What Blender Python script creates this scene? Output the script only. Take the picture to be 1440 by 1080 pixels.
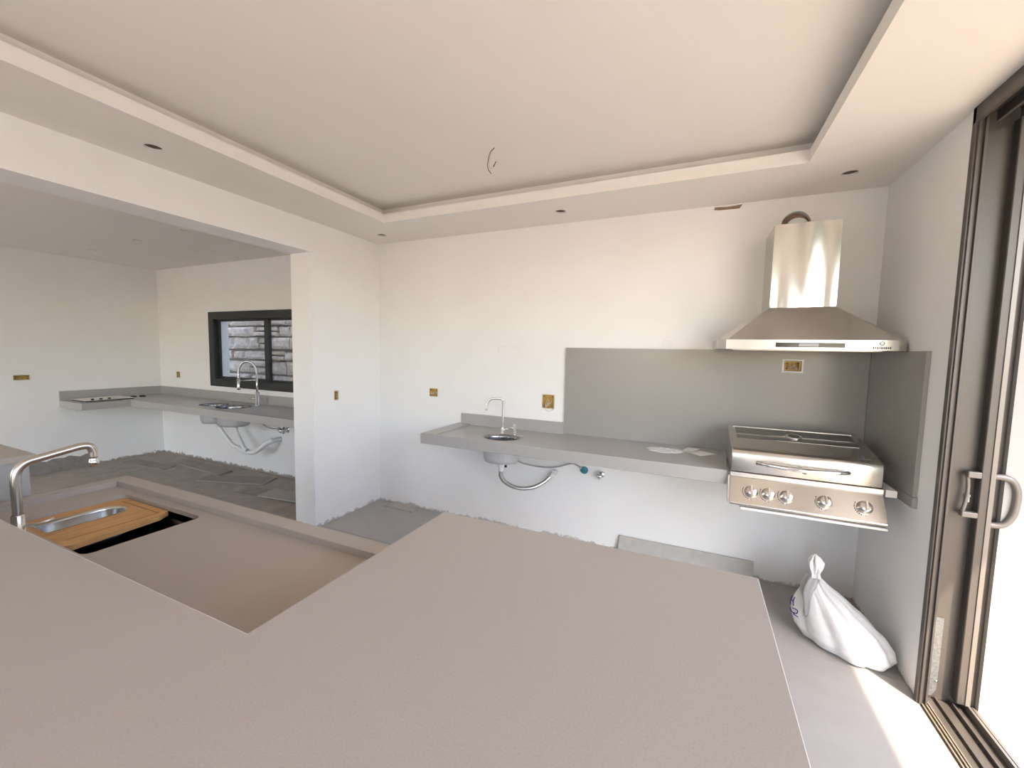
import bpy, bmesh, math, random
from mathutils import Vector, Matrix, noise
random.seed(7)
for o in list(bpy.data.objects): bpy.data.objects.remove(o)
scene = bpy.context.scene
COL = scene.collection
R = math.radians

# ------------------------------------------------------------------ camera
cam_d = bpy.data.cameras.new('camera')
cam = bpy.data.objects.new('camera', cam_d); COL.objects.link(cam)
cam_d.sensor_fit = 'HORIZONTAL'; cam_d.sensor_width = 36.0
cam_d.lens = 574.043 / 1440 * 36.0
cam_d.clip_start = 0.02; cam_d.clip_end = 200
_y, _p, _r = R(24.1293), R(4.476), R(1.1564)
fw = Vector((-math.sin(_y)*math.cos(_p), math.cos(_y)*math.cos(_p), -math.sin(_p)))
rt = Vector((math.cos(_y), math.sin(_y), 0)); up = rt.cross(fw)
rt2 = rt*math.cos(_r) + up*math.sin(_r); up2 = -rt*math.sin(_r) + up*math.cos(_r)
m3 = Matrix((rt2, up2, -fw)).transposed()
cam.matrix_world = Matrix.Translation((0, 0, 1.6)) @ m3.to_4x4()
scene.camera = cam

# ------------------------------------------------------------------ sky, sun, exposure
SUN_DIR = Vector((-0.53, 0.62, -1.0)).normalized()
world = bpy.data.worlds.new('sky'); scene.world = world
world.use_nodes = True
wn = world.node_tree.nodes; wl = world.node_tree.links
sky = wn.new('ShaderNodeTexSky')
sky.sky_type = 'NISHITA'; sky.sun_disc = False
sky.sun_elevation = math.asin(-SUN_DIR.z)
sky.sun_rotation = math.atan2(-SUN_DIR.x, -SUN_DIR.y)
sky.air_density = 1.0; sky.dust_density = 2.0; sky.ozone_density = 1.0
wn['Background'].inputs['Strength'].default_value = 0.43
wl.new(sky.outputs[0], wn['Background'].inputs['Color'])
sun_d = bpy.data.lights.new('sun', 'SUN'); sun_d.energy = 5.2; sun_d.angle = R(0.6)
sun_d.color = (1.0, 0.83, 0.62)
sun = bpy.data.objects.new('sun', sun_d); COL.objects.link(sun)
sun.rotation_euler = SUN_DIR.to_track_quat('-Z', 'Y').to_euler()
sun.location = (8, -6, 9)
scene.view_settings.view_transform = 'Standard'
scene.view_settings.look = 'None'
scene.view_settings.gamma = 1.0
scene.view_settings.use_curve_mapping = False
scene.view_settings.exposure = 1.37

# ------------------------------------------------------------------ dimensions (metres)
D = 3.324          # back wall
XL = -3.01         # left wall (with the wide opening)
XR = 1.033         # right wall
HC = 2.667         # lower ceiling
HH = 2.410         # underside of the opening's header
YO = 2.509         # edge of the opening
TT = 0.249         # thickness of the left wall
D2 = 3.376         # back wall of the far kitchen
XL2 = -7.21        # left wall of the far kitchen
YF = -2.9          # wall behind the camera

# ------------------------------------------------------------------ materials
def nt(name):
    m = bpy.data.materials.new(name); m.use_nodes = True
    return m, m.node_tree.nodes, m.node_tree.links, m.node_tree.nodes['Principled BSDF']
def simple(name, col, rough=0.5, metal=0.0, nscale=0, namt=0.0, bump=0.0, bscale=None, **kw):
    m, n, l, b = nt(name)
    b.inputs['Base Color'].default_value = (*col, 1)
    b.inputs['Roughness'].default_value = rough
    b.inputs['Metallic'].default_value = metal
    for k, v in kw.items(): b.inputs[k.replace('_', ' ')].default_value = v
    if nscale:
        geo = n.new('ShaderNodeNewGeometry')
        tex = n.new('ShaderNodeTexNoise'); tex.inputs['Scale'].default_value = nscale
        tex.inputs['Detail'].default_value = 5
        l.new(geo.outputs['Position'], tex.inputs['Vector'])
        if namt:
            r = n.new('ShaderNodeValToRGB')
            r.color_ramp.elements[0].position = 0.25; r.color_ramp.elements[1].position = 0.75
            r.color_ramp.elements[0].color = (*[c*(1-namt) for c in col], 1)
            r.color_ramp.elements[1].color = (*[min(1, c*(1+namt)) for c in col], 1)
            l.new(tex.outputs['Fac'], r.inputs['Fac']); l.new(r.outputs['Color'], b.inputs['Base Color'])
        if bump:
            t2 = tex
            if bscale:
                t2 = n.new('ShaderNodeTexNoise'); t2.inputs['Scale'].default_value = bscale
                l.new(geo.outputs['Position'], t2.inputs['Vector'])
            bm_ = n.new('ShaderNodeBump'); bm_.inputs['Strength'].default_value = bump
            bm_.inputs['Distance'].default_value = 0.01
            l.new(t2.outputs['Fac'], bm_.inputs['Height']); l.new(bm_.outputs['Normal'], b.inputs['Normal'])
    return m
def wall_mat(name, amp, off, bare):
    m, n, l, b = nt(name)
    b.inputs['Roughness'].default_value = 0.75
    geo = n.new('ShaderNodeNewGeometry'); sep = n.new('ShaderNodeSeparateXYZ')
    l.new(geo.outputs['Position'], sep.inputs[0])
    big = n.new('ShaderNodeTexNoise'); big.inputs['Scale'].default_value = 3.0; big.inputs['Detail'].default_value = 3
    fine = n.new('ShaderNodeTexNoise'); fine.inputs['Scale'].default_value = 14.0; fine.inputs['Detail'].default_value = 6
    fine.inputs['Roughness'].default_value = 0.7
    for t in (big, fine): l.new(geo.outputs['Position'], t.inputs['Vector'])
    # unpainted ragged strip along the floor: z < 0.085*noise-0.02
    th = n.new('ShaderNodeMath'); th.operation = 'MULTIPLY_ADD'; th.inputs[1].default_value = amp; th.inputs[2].default_value = off
    l.new(fine.outputs['Fac'], th.inputs[0])
    sub = n.new('ShaderNodeMath'); sub.operation = 'SUBTRACT'
    l.new(sep.outputs['Z'], sub.inputs[0]); l.new(th.outputs[0], sub.inputs[1])
    mr = n.new('ShaderNodeMapRange'); mr.inputs['From Min'].default_value = -0.006; mr.inputs['From Max'].default_value = 0.010
    l.new(sub.outputs[0], mr.inputs['Value'])
    paint = n.new('ShaderNodeValToRGB')
    paint.color_ramp.elements[0].position = 0.3; paint.color_ramp.elements[1].position = 0.7
    paint.color_ramp.elements[0].color = (0.845, 0.835, 0.82, 1); paint.color_ramp.elements[1].color = (0.865, 0.86, 0.85, 1)
    l.new(big.outputs['Fac'], paint.inputs['Fac'])
    mix = n.new('ShaderNodeMix'); mix.data_type = 'RGBA'
    mix.inputs['A'].default_value = (*bare, 1)
    l.new(mr.outputs[0], mix.inputs['Factor']); l.new(paint.outputs[0], mix.inputs['B'])
    l.new(mix.outputs['Result'], b.inputs['Base Color'])
    bp_ = n.new('ShaderNodeBump'); bp_.inputs['Strength'].default_value = 0.08; bp_.inputs['Distance'].default_value = 0.01
    l.new(fine.outputs['Fac'], bp_.inputs['Height']); l.new(bp_.outputs['Normal'], b.inputs['Normal'])
    return m
def steel_mat(name, col=(0.72, 0.69, 0.65), rough=0.28, stretch=(1, 1, 60), bump=0.02):
    m, n, l, b = nt(name)
    b.inputs['Metallic'].default_value = 1.0
    b.inputs['Base Color'].default_value = (*col, 1)
    geo = n.new('ShaderNodeNewGeometry'); mp = n.new('ShaderNodeMapping')
    mp.inputs['Scale'].default_value = stretch
    tex = n.new('ShaderNodeTexNoise'); tex.inputs['Scale'].default_value = 6; tex.inputs['Detail'].default_value = 4
    l.new(geo.outputs['Position'], mp.inputs['Vector']); l.new(mp.outputs[0], tex.inputs['Vector'])
    mr = n.new('ShaderNodeMapRange'); mr.inputs['To Min'].default_value = rough*0.8; mr.inputs['To Max'].default_value = rough*1.25
    l.new(tex.outputs['Fac'], mr.inputs['Value']); l.new(mr.outputs[0], b.inputs['Roughness'])
    bm_ = n.new('ShaderNodeBump'); bm_.inputs['Strength'].default_value = bump; bm_.inputs['Distance'].default_value = 0.004
    l.new(tex.outputs['Fac'], bm_.inputs['Height']); l.new(bm_.outputs['Normal'], b.inputs['Normal'])
    return m
def wood_mat(name, c0, c1, axis='Y', scale=22):
    m, n, l, b = nt(name)
    b.inputs['Roughness'].default_value = 0.5
    geo = n.new('ShaderNodeNewGeometry'); mp = n.new('ShaderNodeMapping')
    mp.inputs['Scale'].default_value = {'Y': (1, 0.06, 1), 'X': (0.06, 1, 1)}[axis]
    tex = n.new('ShaderNodeTexNoise'); tex.inputs['Scale'].default_value = scale*4; tex.inputs['Detail'].default_value = 5
    l.new(geo.outputs['Position'], mp.inputs['Vector']); l.new(mp.outputs[0], tex.inputs['Vector'])
    r = n.new('ShaderNodeValToRGB'); r.color_ramp.elements[0].position = 0.3; r.color_ramp.elements[1].position = 0.7
    r.color_ramp.elements[0].color = (*c0, 1); r.color_ramp.elements[1].color = (*c1, 1)
    l.new(tex.outputs['Fac'], r.inputs['Fac']); l.new(r.outputs[0], b.inputs['Base Color'])
    return m
M = {}
M['wall'] = wall_mat('painted_plaster', 0.16, -0.066, (0.52, 0.50, 0.47))
M['wall_far'] = wall_mat('painted_plaster_kitchen', 0.15, -0.045, (0.33, 0.29, 0.25))
M['ceil'] = simple('ceiling_paint', (0.83, 0.80, 0.755), 0.9, nscale=4, namt=0.012)
M['stone'] = simple('grey_engineered_stone', (0.41, 0.363, 0.318), 0.36, nscale=260, namt=0.07, bump=0.0)
M['stone_back'] = simple('grey_stone_counter', (0.40, 0.385, 0.365), 0.30, nscale=260, namt=0.06)
M['slab'] = simple('backsplash_stone', (0.335, 0.318, 0.297), 0.22, nscale=240, namt=0.05)
M['tile'] = simple('porcelain_tile', (0.385, 0.36, 0.335), 0.45, nscale=9, namt=0.05)
M['grout'] = simple('grout', (0.62, 0.58, 0.53), 0.9)
M['cement'] = simple('bare_cement', (0.40, 0.35, 0.30), 0.9, nscale=7, namt=0.13, bump=0.25, bscale=60)
M['cement2'] = simple('bare_plaster_cement', (0.27, 0.25, 0.23), 0.95, nscale=18, namt=0.15, bump=0.4, bscale=70)
M['loose'] = simple('loose_dark_tile', (0.30, 0.255, 0.225), 0.6, nscale=12, namt=0.12)
M['loose2'] = simple('loose_beige_tile', (0.42, 0.385, 0.34), 0.6, nscale=12, namt=0.08)
M['lean'] = simple('dusty_stone_strip', (0.47, 0.45, 0.42), 0.7, nscale=14, namt=0.10)
M['brick'] = simple('raw_brick', (0.33, 0.22, 0.16), 0.95, nscale=40, namt=0.2)
M['dark'] = simple('dark_void', (0.03, 0.028, 0.026), 0.9)
M['can'] = simple('cutout_dark_brown', (0.16, 0.13, 0.11), 0.9)  # dark brown lining of the ceiling cutouts, also on the screw lugs
M['ochre'] = simple('yellow_plastic_box', (0.55, 0.36, 0.10), 0.55, nscale=60, namt=0.25)
M['wire'] = simple('pale_wire', (0.55, 0.50, 0.42), 0.6)
M['wire_d'] = simple('dark_wire', (0.08, 0.07, 0.06), 0.6)
M['steel'] = steel_mat('brushed_steel')
M['steel_v'] = steel_mat('brushed_steel_sheet', (0.60, 0.575, 0.54), 0.20, (30, 1, 1), 0.008)
M['steel_g'] = steel_mat('grill_steel', (0.66, 0.63, 0.585), 0.24, (1, 1, 40), 0.02)
M['lid_reflection'] = steel_mat('dark_reflection_steel', (0.30, 0.30, 0.29), 0.08, (1, 20, 20), 0.005)  # darkened steel, holds the reflection of backsplash and hood in its colour
M['chrome'] = simple('chrome', (0.80, 0.80, 0.80), 0.10, 1.0)
M['nickel'] = simple('satin_nickel', (0.62, 0.57, 0.52), 0.24, 1.0)
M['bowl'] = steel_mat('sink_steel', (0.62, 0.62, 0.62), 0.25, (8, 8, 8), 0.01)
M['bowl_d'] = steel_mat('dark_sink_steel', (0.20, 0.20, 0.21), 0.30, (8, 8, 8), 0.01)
M['flex'] = simple('corrugated_silver', (0.60, 0.60, 0.60), 0.28, 1.0)
M['white_pl'] = simple('white_plastic', (0.80, 0.80, 0.79), 0.4)
M['grey_pl'] = simple('grey_hose', (0.36, 0.36, 0.36), 0.45)
M['teal'] = simple('teal_cap', (0.03, 0.20, 0.27), 0.4)
M['black'] = simple('black_plastic', (0.015, 0.015, 0.016), 0.35)
M['screen'] = simple('display_glass', (0.05, 0.047, 0.045), 0.12)
M['lcd'] = simple('display_window', (0.30, 0.30, 0.33), 0.15)
M['ink'] = simple('printed_ink', (0.06, 0.06, 0.06), 0.5)
M['alu'] = simple('bronze_aluminium', (0.105, 0.092, 0.081), 0.38, 0.35, nscale=300, namt=0.10)
M['alu_l'] = simple('light_aluminium', (0.22, 0.20, 0.18), 0.35, 0.4)
M['galv'] = simple('galvanised_sheet', (0.20, 0.20, 0.20), 0.45, 0.5, nscale=90, namt=0.25, bump=0.2)
M['handle'] = simple('handle_aluminium', (0.20, 0.18, 0.16), 0.35, 0.3)
M['blackalu'] = simple('black_window_frame', (0.018, 0.020, 0.019), 0.4)
M['rail'] = simple('threshold_track', (0.22, 0.18, 0.14), 0.55, 0.2, nscale=60, namt=0.25)
M['board'] = wood_mat('bamboo_board', (0.50, 0.25, 0.085), (0.64, 0.37, 0.15))
M['groove'] = simple('board_groove_line', (0.33, 0.16, 0.06), 0.6)
M['paper'] = simple('paper', (0.78, 0.75, 0.71), 0.8)
M['leaflet'] = simple('leaflet_paper', (0.90, 0.885, 0.86), 0.7)
M['film'] = simple('clear_plastic_bag', (0.72, 0.72, 0.71), 0.25, nscale=60, namt=0.08, bump=0.5)
M['bag'] = simple('white_plastic_bag', (0.79, 0.79, 0.79), 0.38, Transmission_Weight=0.0, nscale=30, namt=0.02, bump=0.18)
M['shell'] = simple('underside_reflection_grey', (0.58, 0.58, 0.59), 0.4, 0.25)  # light grey stands in for the wall reflected in the steel bowls
M['basegrey'] = simple('grey_base_panel', (0.46, 0.45, 0.44), 0.7, nscale=6, namt=0.03)
M['purple'] = simple('purple_marker', (0.09, 0.06, 0.25), 0.5)
M['ground'] = simple('pale_concrete_ground', (0.46, 0.395, 0.32), 0.9, nscale=25, namt=0.09, bump=0.15)
M['ext'] = simple('exterior_render', (0.42, 0.40, 0.375), 0.9)
M['roof'] = simple('roof_concrete', (0.55, 0.53, 0.50), 0.9)
M['block'] = simple('rough_stone_block', (0.53, 0.475, 0.425), 0.95, nscale=14, namt=0.28, bump=0.8, bscale=28)
M['mortar'] = simple('mortar', (0.22, 0.20, 0.18), 0.95)
M['paleblock'] = simple('pale_block', (0.62, 0.57, 0.49), 0.9, nscale=10, namt=0.08)
M['rod'] = simple('rusty_rod', (0.20, 0.13, 0.09), 0.8)
def glass_mat():
    m, n, l, b = nt('window_glass')
    out = n['Material Output']
    tr = n.new('ShaderNodeBsdfTransparent'); gl = n.new('ShaderNodeBsdfGlossy'); gl.inputs['Roughness'].default_value = 0.02
    mx = n.new('ShaderNodeMixShader'); mx.inputs[0].default_value = 0.07
    tr.inputs['Color'].default_value = (0.93, 0.94, 0.935, 1)
    l.new(tr.outputs[0], mx.inputs[1]); l.new(gl.outputs[0], mx.inputs[2])
    l.new(mx.outputs[0], out.inputs['Surface'])
    return m
M['glass'] = glass_mat()

# ------------------------------------------------------------------ mesh helpers
def add_box(bm, x0, x1, y0, y1, z0, z1, bev=0.0, seg=1):
    t = bmesh.new()
    r = bmesh.ops.create_cube(t, size=1)
    for v in t.verts:
        v.co = Vector(((x0+x1)/2+v.co.x*(x1-x0), (y0+y1)/2+v.co.y*(y1-y0), (z0+z1)/2+v.co.z*(z1-z0)))
    if bev: bmesh.ops.bevel(t, geom=t.edges[:], offset=bev, segments=seg, affect='EDGES', profile=0.5)
    merge(bm, t)
def merge(bm, t):
    me = bpy.data.meshes.new('tmp'); t.to_mesh(me); t.free(); bm.from_mesh(me); bpy.data.meshes.remove(me)
def boxbm(*a, **k):
    bm = bmesh.new(); add_box(bm, *a, **k); return bm
def smooth_path(pts, n=6):
    """Catmull-Rom through the points"""
    P = [Vector(p) for p in pts]; out = []
    Q = [P[0]*2-P[1]] + P + [P[-1]*2-P[-2]]
    for i in range(1, len(Q)-2):
        a, b, c, d = Q[i-1], Q[i], Q[i+1], Q[i+2]
        for k in range(n):
            t = k/n
            out.append(0.5*((2*b)+(c-a)*t+(2*a-5*b+4*c-d)*t*t+(3*b-a-3*c+d)*t**3))
    out.append(P[-1]); return out
def add_tube(bm, pts, r, seg=10, rfun=None, cap=True):
    P = [Vector(p) for p in pts]; n = len(P)
    T = []
    for i in range(n):
        a = P[max(i-1, 0)]; b = P[min(i+1, n-1)]
        T.append((b-a).normalized())
    N = T[0].orthogonal().normalized(); rings = []
    for i in range(n):
        N = (N - T[i]*N.dot(T[i])).normalized(); B = T[i].cross(N)
        rr = rfun(i/(n-1)) if rfun else r
        rings.append([bm.verts.new(P[i]+(N*math.cos(2*math.pi*k/seg)+B*math.sin(2*math.pi*k/seg))*rr) for k in range(seg)])
    for i in range(n-1):
        for k in range(seg):
            f = bm.faces.new((rings[i][k], rings[i][(k+1) % seg], rings[i+1][(k+1) % seg], rings[i+1][k])); f.smooth = True
    if cap:
        bm.faces.new(rings[0][::-1]); bm.faces.new(rings[-1])
def tube(pts, r, seg=10, sm=0, **k):
    bm = bmesh.new(); add_tube(bm, smooth_path(pts, sm) if sm else pts, r, seg, **k); return bm
def add_lathe(bm, prof, loc, axis=(0, 0, 1), seg=24, sx=1.0, sy=1.0):
    """prof: (radius, height) list along the axis"""
    ax = Vector(axis).normalized(); u = ax.orthogonal().normalized()
    if abs(ax.z) > 0.99: u = Vector((1, 0, 0))
    v = ax.cross(u); L = Vector(loc); rings = []
    for (r, h) in prof:
        if r < 1e-6: rings.append([bm.verts.new(L+ax*h)])
        else: rings.append([bm.verts.new(L+ax*h+(u*math.cos(2*math.pi*k/seg)*sx+v*math.sin(2*math.pi*k/seg)*sy)*r) for k in range(seg)])
    for a, b in zip(rings, rings[1:]):
        for k in range(seg):
            k2 = (k+1) % seg
            if len(a) == 1 and len(b) == 1: continue
            if len(a) == 1: q = (a[0], b[k2], b[k])
            elif len(b) == 1: q = (a[k], a[k2], b[0])
            else: q = (a[k], a[k2], b[k2], b[k])
            f = bm.faces.new(q); f.smooth = True
def lathe(*a, **k):
    bm = bmesh.new(); add_lathe(bm, *a, **k); return bm
def add_panel(bm, outline, holes, tf, w0, w1):
    """flat panel with holes in (u,v), thickness w0..w1, mapped by tf(u,v,w)"""
    t = bmesh.new()
    for loop in [outline]+list(holes):
        vs = [t.verts.new((p[0], p[1], 0)) for p in loop]
        for i in range(len(vs)): t.edges.new((vs[i], vs[(i+1) % len(vs)]))
    bmesh.ops.triangle_fill(t, use_beauty=True, use_dissolve=False, edges=t.edges[:])
    t.verts.ensure_lookup_table(); t.verts.index_update()
    tris = [[v.index for v in f.verts] for f in t.faces]
    co = [(v.co.x, v.co.y) for v in t.verts]
    t.free(); t = bmesh.new()
    A = [t.verts.new(tf(u, v, w0)) for u, v in co]; B = [t.verts.new(tf(u, v, w1)) for u, v in co]
    for f in tris: t.faces.new([A[i] for i in f]); t.faces.new([B[i] for i in f[::-1]])
    k0 = 0
    for loop in [outline]+list(holes):
        n = len(loop)
        for i in range(n): t.faces.new((A[k0+i], A[k0+(i+1) % n], B[k0+(i+1) % n], B[k0+i]))
        k0 += n
    bmesh.ops.recalc_face_normals(t, faces=t.faces[:])
    merge(bm, t)
def panel(*a):
    bm = bmesh.new(); add_panel(bm, *a); return bm
def rect(u0, u1, v0, v1): return [(u0, v0), (u1, v0), (u1, v1), (u0, v1)]
def circ(u, v, r, n=24, rv=None): return [(u+r*math.cos(2*math.pi*k/n), v+(rv or r)*math.sin(2*math.pi*k/n)) for k in range(n)]
def rrect(u0, u1, v0, v1, r, n=5):
    out = []
    for cx, cy, a in ((u1-r, v1-r, 0), (u0+r, v1-r, 90), (u0+r, v0+r, 180), (u1-r, v0+r, 270)):
        for k in range(n+1):
            t = R(a+90*k/n); out.append((cx+r*math.cos(t), cy+r*math.sin(t)))
    return out
XZ = lambda y: (lambda u, v, w: (u, y+w, v))       # wall facing -y
YZ = lambda x, s=1: (lambda u, v, w: (x+s*w, u, v))
XY = lambda u, v, w: (u, v, w)
def add_profile(bm, prof, x0, x1, smooth=False):
    """(y,z) closed profile extruded along x"""
    a = [bm.verts.new((x0, p[0], p[1])) for p in prof]; b = [bm.verts.new((x1, p[0], p[1])) for p in prof]
    n = len(prof)
    for i in range(n):
        f = bm.faces.new((a[i], a[(i+1) % n], b[(i+1) % n], b[i])); f.smooth = smooth
    bm.faces.new(a[::-1]); bm.faces.new(b)
    bmesh.ops.recalc_face_normals(bm, faces=bm.faces[:])
def profile(*a, **k):
    bm = bmesh.new(); add_profile(bm, *a, **k); return bm

# ------------------------------------------------------------------ object helpers
def obj(name, bm, mat, parent=None, normals=False):
    if normals: bmesh.ops.recalc_face_normals(bm, faces=bm.faces[:])
    me = bpy.data.meshes.new(name); 
    if parent is not None:
        org = ORG[parent.name]
    else:
        xs = [v.co for v in bm.verts]
        org = Vector(((min(v.x for v in xs)+max(v.x for v in xs))/2, (min(v.y for v in xs)+max(v.y for v in xs))/2, min(v.z for v in xs)))
    bmesh.ops.translate(bm, verts=bm.verts[:], vec=-org)
    bm.to_mesh(me); bm.free()
    me.materials.append(M[mat])
    o = bpy.data.objects.new(name, me); COL.objects.link(o)
    if parent is not None:
        o.parent = parent
    else:
        o.location = org
    ORG[o.name] = org
    return o
ORG = {}
def thing(name, label, cat, loc, group=None):
    o = bpy.data.objects.new(name, None); COL.objects.link(o)
    o.empty_display_size = 0.1; o.location = loc; ORG[o.name] = Vector(loc)
    return tag(o, label, cat, group)
def tag(o, label, cat, group=None):
    o['label'] = label; o['category'] = cat
    if group: o['group'] = group
    return o
def struct(name, bm, mat, label=None, cat=None):
    o = obj(name, bm, mat); o['kind'] = 'structure'
    if label: o['label'] = label
    if cat: o['category'] = cat
    return o
def sstruct(name, loc, label=None):
    o = bpy.data.objects.new(name, None); COL.objects.link(o); o.location = loc; ORG[o.name] = Vector(loc)
    o['kind'] = 'structure'
    if label: o['label'] = label
    return o
# ================================================================== STRUCTURE
# ---- floor
floor = struct('floor', boxbm(XL2-0.2, XR, YF-0.2, D2+0.2, -0.12, -0.004), 'grout', 'pale tiled and bare cement floor of the house', 'floor')
obj('screed', boxbm(XL2, XL-TT-0.003, YF, D2, -0.004, -0.001), 'cement', floor)
xj = [XL-TT, -2.1, -0.9, 0.3, XR]; yj = [YF, -2.23, -1.03, 0.17, 1.37, 2.57, D]
for i in range(len(xj)-1):
    for j in range(len(yj)-1):
        obj('floor_tile', boxbm(xj[i]+0.0015, xj[i+1]-0.0015, yj[j]+0.0015, yj[j+1]-0.0015, -0.004, 0.0, bev=0.0008), 'tile', floor)

# ---- walls
BOXES_B = [(-2.382, -2.282, 1.148, 1.230), (-1.200, -1.088, 1.120, 1.240), (0.548, 0.654, 1.505, 1.582)]
DUCT = (0.564, 2.490, 0.083)
PATCH = [(0.063, 2.640), (0.10, 2.634), (0.225, 2.632), (0.244, 2.660), (0.15, 2.655), (0.07, 2.662)]
bm = bmesh.new()
o_ = rect(XL, XR+0.02, 0, 2.9)
add_panel(bm, o_, [rect(*b) for b in BOXES_B]+[circ(*DUCT), PATCH], XZ(D), 0.0, 0.05)
add_panel(bm, o_, [], XZ(D), 0.05, 0.25)
wall_back = struct('wall_back', bm, 'wall', 'white plastered back wall behind the barbecue counter', 'wall')
obj('duct_hole_back', lathe([(0.0, 0), (DUCT[2], 0)], (DUCT[0], D+0.0485, DUCT[1]), (0, -1, 0)), 'brick', wall_back)
bm = bmesh.new(); add_panel(bm, [(p[0], p[1]) for p in PATCH], [], XZ(D), 0.02, 0.045)
obj('chipped_recess', bm, 'brick', wall_back)
for (u0, u1, v0, v1) in ((-1.63, -1.42, 1.64, 1.652), (-1.63, -1.615, 1.575, 1.64), (-1.43, -1.42, 1.60, 1.64), (-0.242, -0.236, 1.655, 1.71), (-0.242, -0.17, 1.704, 1.71), (-0.176, -0.17, 1.655, 1.71)):
    obj('plaster_repair_line', boxbm(u0, u1, D-0.0012, D+0.01, v0, v1), 'ceil', wall_back)

bm = bmesh.new()
lo = [(YO, 0), (D, 0), (D, 2.9), (YF, 2.9), (YF, HH), (YO, HH)]
LBOX = (2.733, 2.784, 1.124, 1.212)
add_panel(bm, lo, [rect(*LBOX)], YZ(XL, -1), 0, 0.05)
add_panel(bm, lo, [], YZ(XL, -1), 0.05, TT)
struct('wall_left', bm, 'wall', 'white pillar and header framing the wide opening', 'wall')

WIN = (-5.95, -3.85, 1.085, 2.030)
FBOX = (-6.81, -6.72, 1.135, 1.225)
bm = bmesh.new()
fo = rect(XL2-0.2, XL-0.002, 0, 2.9)
add_panel(bm, fo, [rect(*WIN), rect(*FBOX)], XZ(D2), 0.0, 0.05)
add_panel(bm, fo, [rect(*WIN)], XZ(D2), 0.05, 0.22)
wall_far_back = struct('wall_far_back', bm, 'wall_far', 'white kitchen wall around the black window', 'wall')

FLBOX = (1.94, 2.07, 1.155, 1.215)
bm = bmesh.new()
add_panel(bm, rect(YF-0.2, D2, 0, 2.9), [rect(*FLBOX)], YZ(XL2, -1), 0, 0.05)
add_panel(bm, rect(YF-0.2, D2, 0, 2.9), [], YZ(XL2, -1), 0.05, 0.2)
wall_far_left = struct('wall_far_left', bm, 'wall_far', 'white far kitchen wall with bare cement patch low down', 'wall')
bm = bmesh.new()
rag = [(1.2, 0.0), (2.56, 0.0), (2.56, 0.165)] + [(2.56-0.05*k, 0.158+0.012*math.sin(k*2.1)+0.008*math.sin(k*5.3)) for k in range(1, 26)] + [(1.2, 0.16)]
add_panel(bm, rag, [], YZ(XL2, 1), -0.01, 0.004)
obj('bare_cement_patch', bm, 'cement2', wall_far_left)

bm = bmesh.new()
add_box(bm, XR, XR+0.32, 2.505, D+0.25, 0, 2.9)
add_box(bm, XR, XR+0.022, 2.452, 2.505, 0, 2.9)
add_box(bm, XR, XR+0.32, YF-0.2, -2.3, 0, 2.9)
add_box(bm, XR, XR+0.32, -2.3, 2.505, 2.672, 2.9)
wall_right = struct('wall_right', bm, 'wall', 'white wall beside the sliding door opening', 'wall')
obj('exterior_reveal', boxbm(XR+0.222, XR+0.322, 2.472, 2.5045, -0.03, 2.66), 'ext', wall_right)
bm = panel([(XL2, 0), (-6.5, 0), (-6.5, 2.45), (-4.1, 2.45), (-4.1, 0), (-1.9, 0), (-1.9, 2.55), (0.1, 2.55), (0.1, 0), (XR, 0), (XR, 2.9), (XL2, 2.9)], [], XZ(YF-0.2), 0.0, 0.2)  # two unseen openings, added and sized to let in fill light
struct('wall_front', bm, 'wall', 'white wall behind the viewer with two openings added for light', 'wall')

# ---- ceiling with recessed tray
TX0, TX1, TY0, TY1 = -2.460, 0.512, -2.3, 2.778
DL = [(0.757, 3.022), (-0.993, 3.050), (-2.746, 3.073), (-2.746, 1.3), (0.757, 1.3)]
ceil = sstruct('ceiling', (-1, 0.2, HC), 'white plasterboard ceiling with a recessed tray'); ceil['category'] = 'ceiling'
g = 0.012
obj('soffit', panel(rect(XL, XR+0.0, YF, D), [rect(TX0-g, TX1+g, TY0-g, TY1+g)]+[circ(x, y, 0.042) for x, y in DL], XY, HC, HC+0.012), 'ceil', ceil)
g = 0.012
obj('tray_fascia', panel(rect(TX0-g, TX1+g, TY0-g, TY1+g), [rect(TX0, TX1, TY0, TY1)], XY, HC, 2.738), 'ceil', ceil)
c = 0.085
obj('cove_wall', panel(rect(TX0-c-g, TX1+c+g, TY0-c-g, TY1+c+g), [rect(TX0-c, TX1+c, TY0-c, TY1+c)], XY, HC+0.012, 2.808), 'ceil', ceil)
obj('tray_panel', boxbm(XL, XR, YF, D, 2.805, 2.83), 'ceil', ceil)
for x, y in DL:
    bm = bmesh.new(); add_lathe(bm, [(0.0, 0.075), (0.0425, 0.075), (0.0425, 0.010)], (x, y, HC), seg=24)
    obj('downlight_cutout', bm, 'can', ceil)
ceil2 = sstruct('ceiling', (-5.2, 0.2, HC), 'flat white plasterboard ceiling of the far kitchen'); ceil2['category'] = 'ceiling'
FDL = [(-6.45, 2.40), (-5.35, 2.36), (-4.45, 2.33)]
obj('kitchen_ceiling_panel', panel(rect(XL2, XL-TT, YF, D2), [circ(x, y, 0.042) for x, y in FDL], XY, HC+0.012, HC+0.03), 'ceil', ceil2)
for x, y in FDL:
    obj('downlight_cutout', lathe([(0.0, 0.075), (0.0425, 0.075), (0.0425, 0.012)], (x, y, HC)), 'can', ceil2)
struct('roof', boxbm(XL2-0.4, 2.37, YF-1.2, D2+0.36, 2.902, 3.12), 'roof', 'concrete roof slab with eave over the terrace', 'roof')

# ---- exterior
struct('ground', boxbm(-14, 16, -14, 14, -0.30, -0.13), 'ground', 'pale concrete ground outside', 'ground')
struct('terrace', boxbm(XR+0.005, 9.0, -9, 9, -0.13, -0.03), 'ground', 'sunlit pale concrete terrace outside the sliding door', 'terrace')

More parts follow.
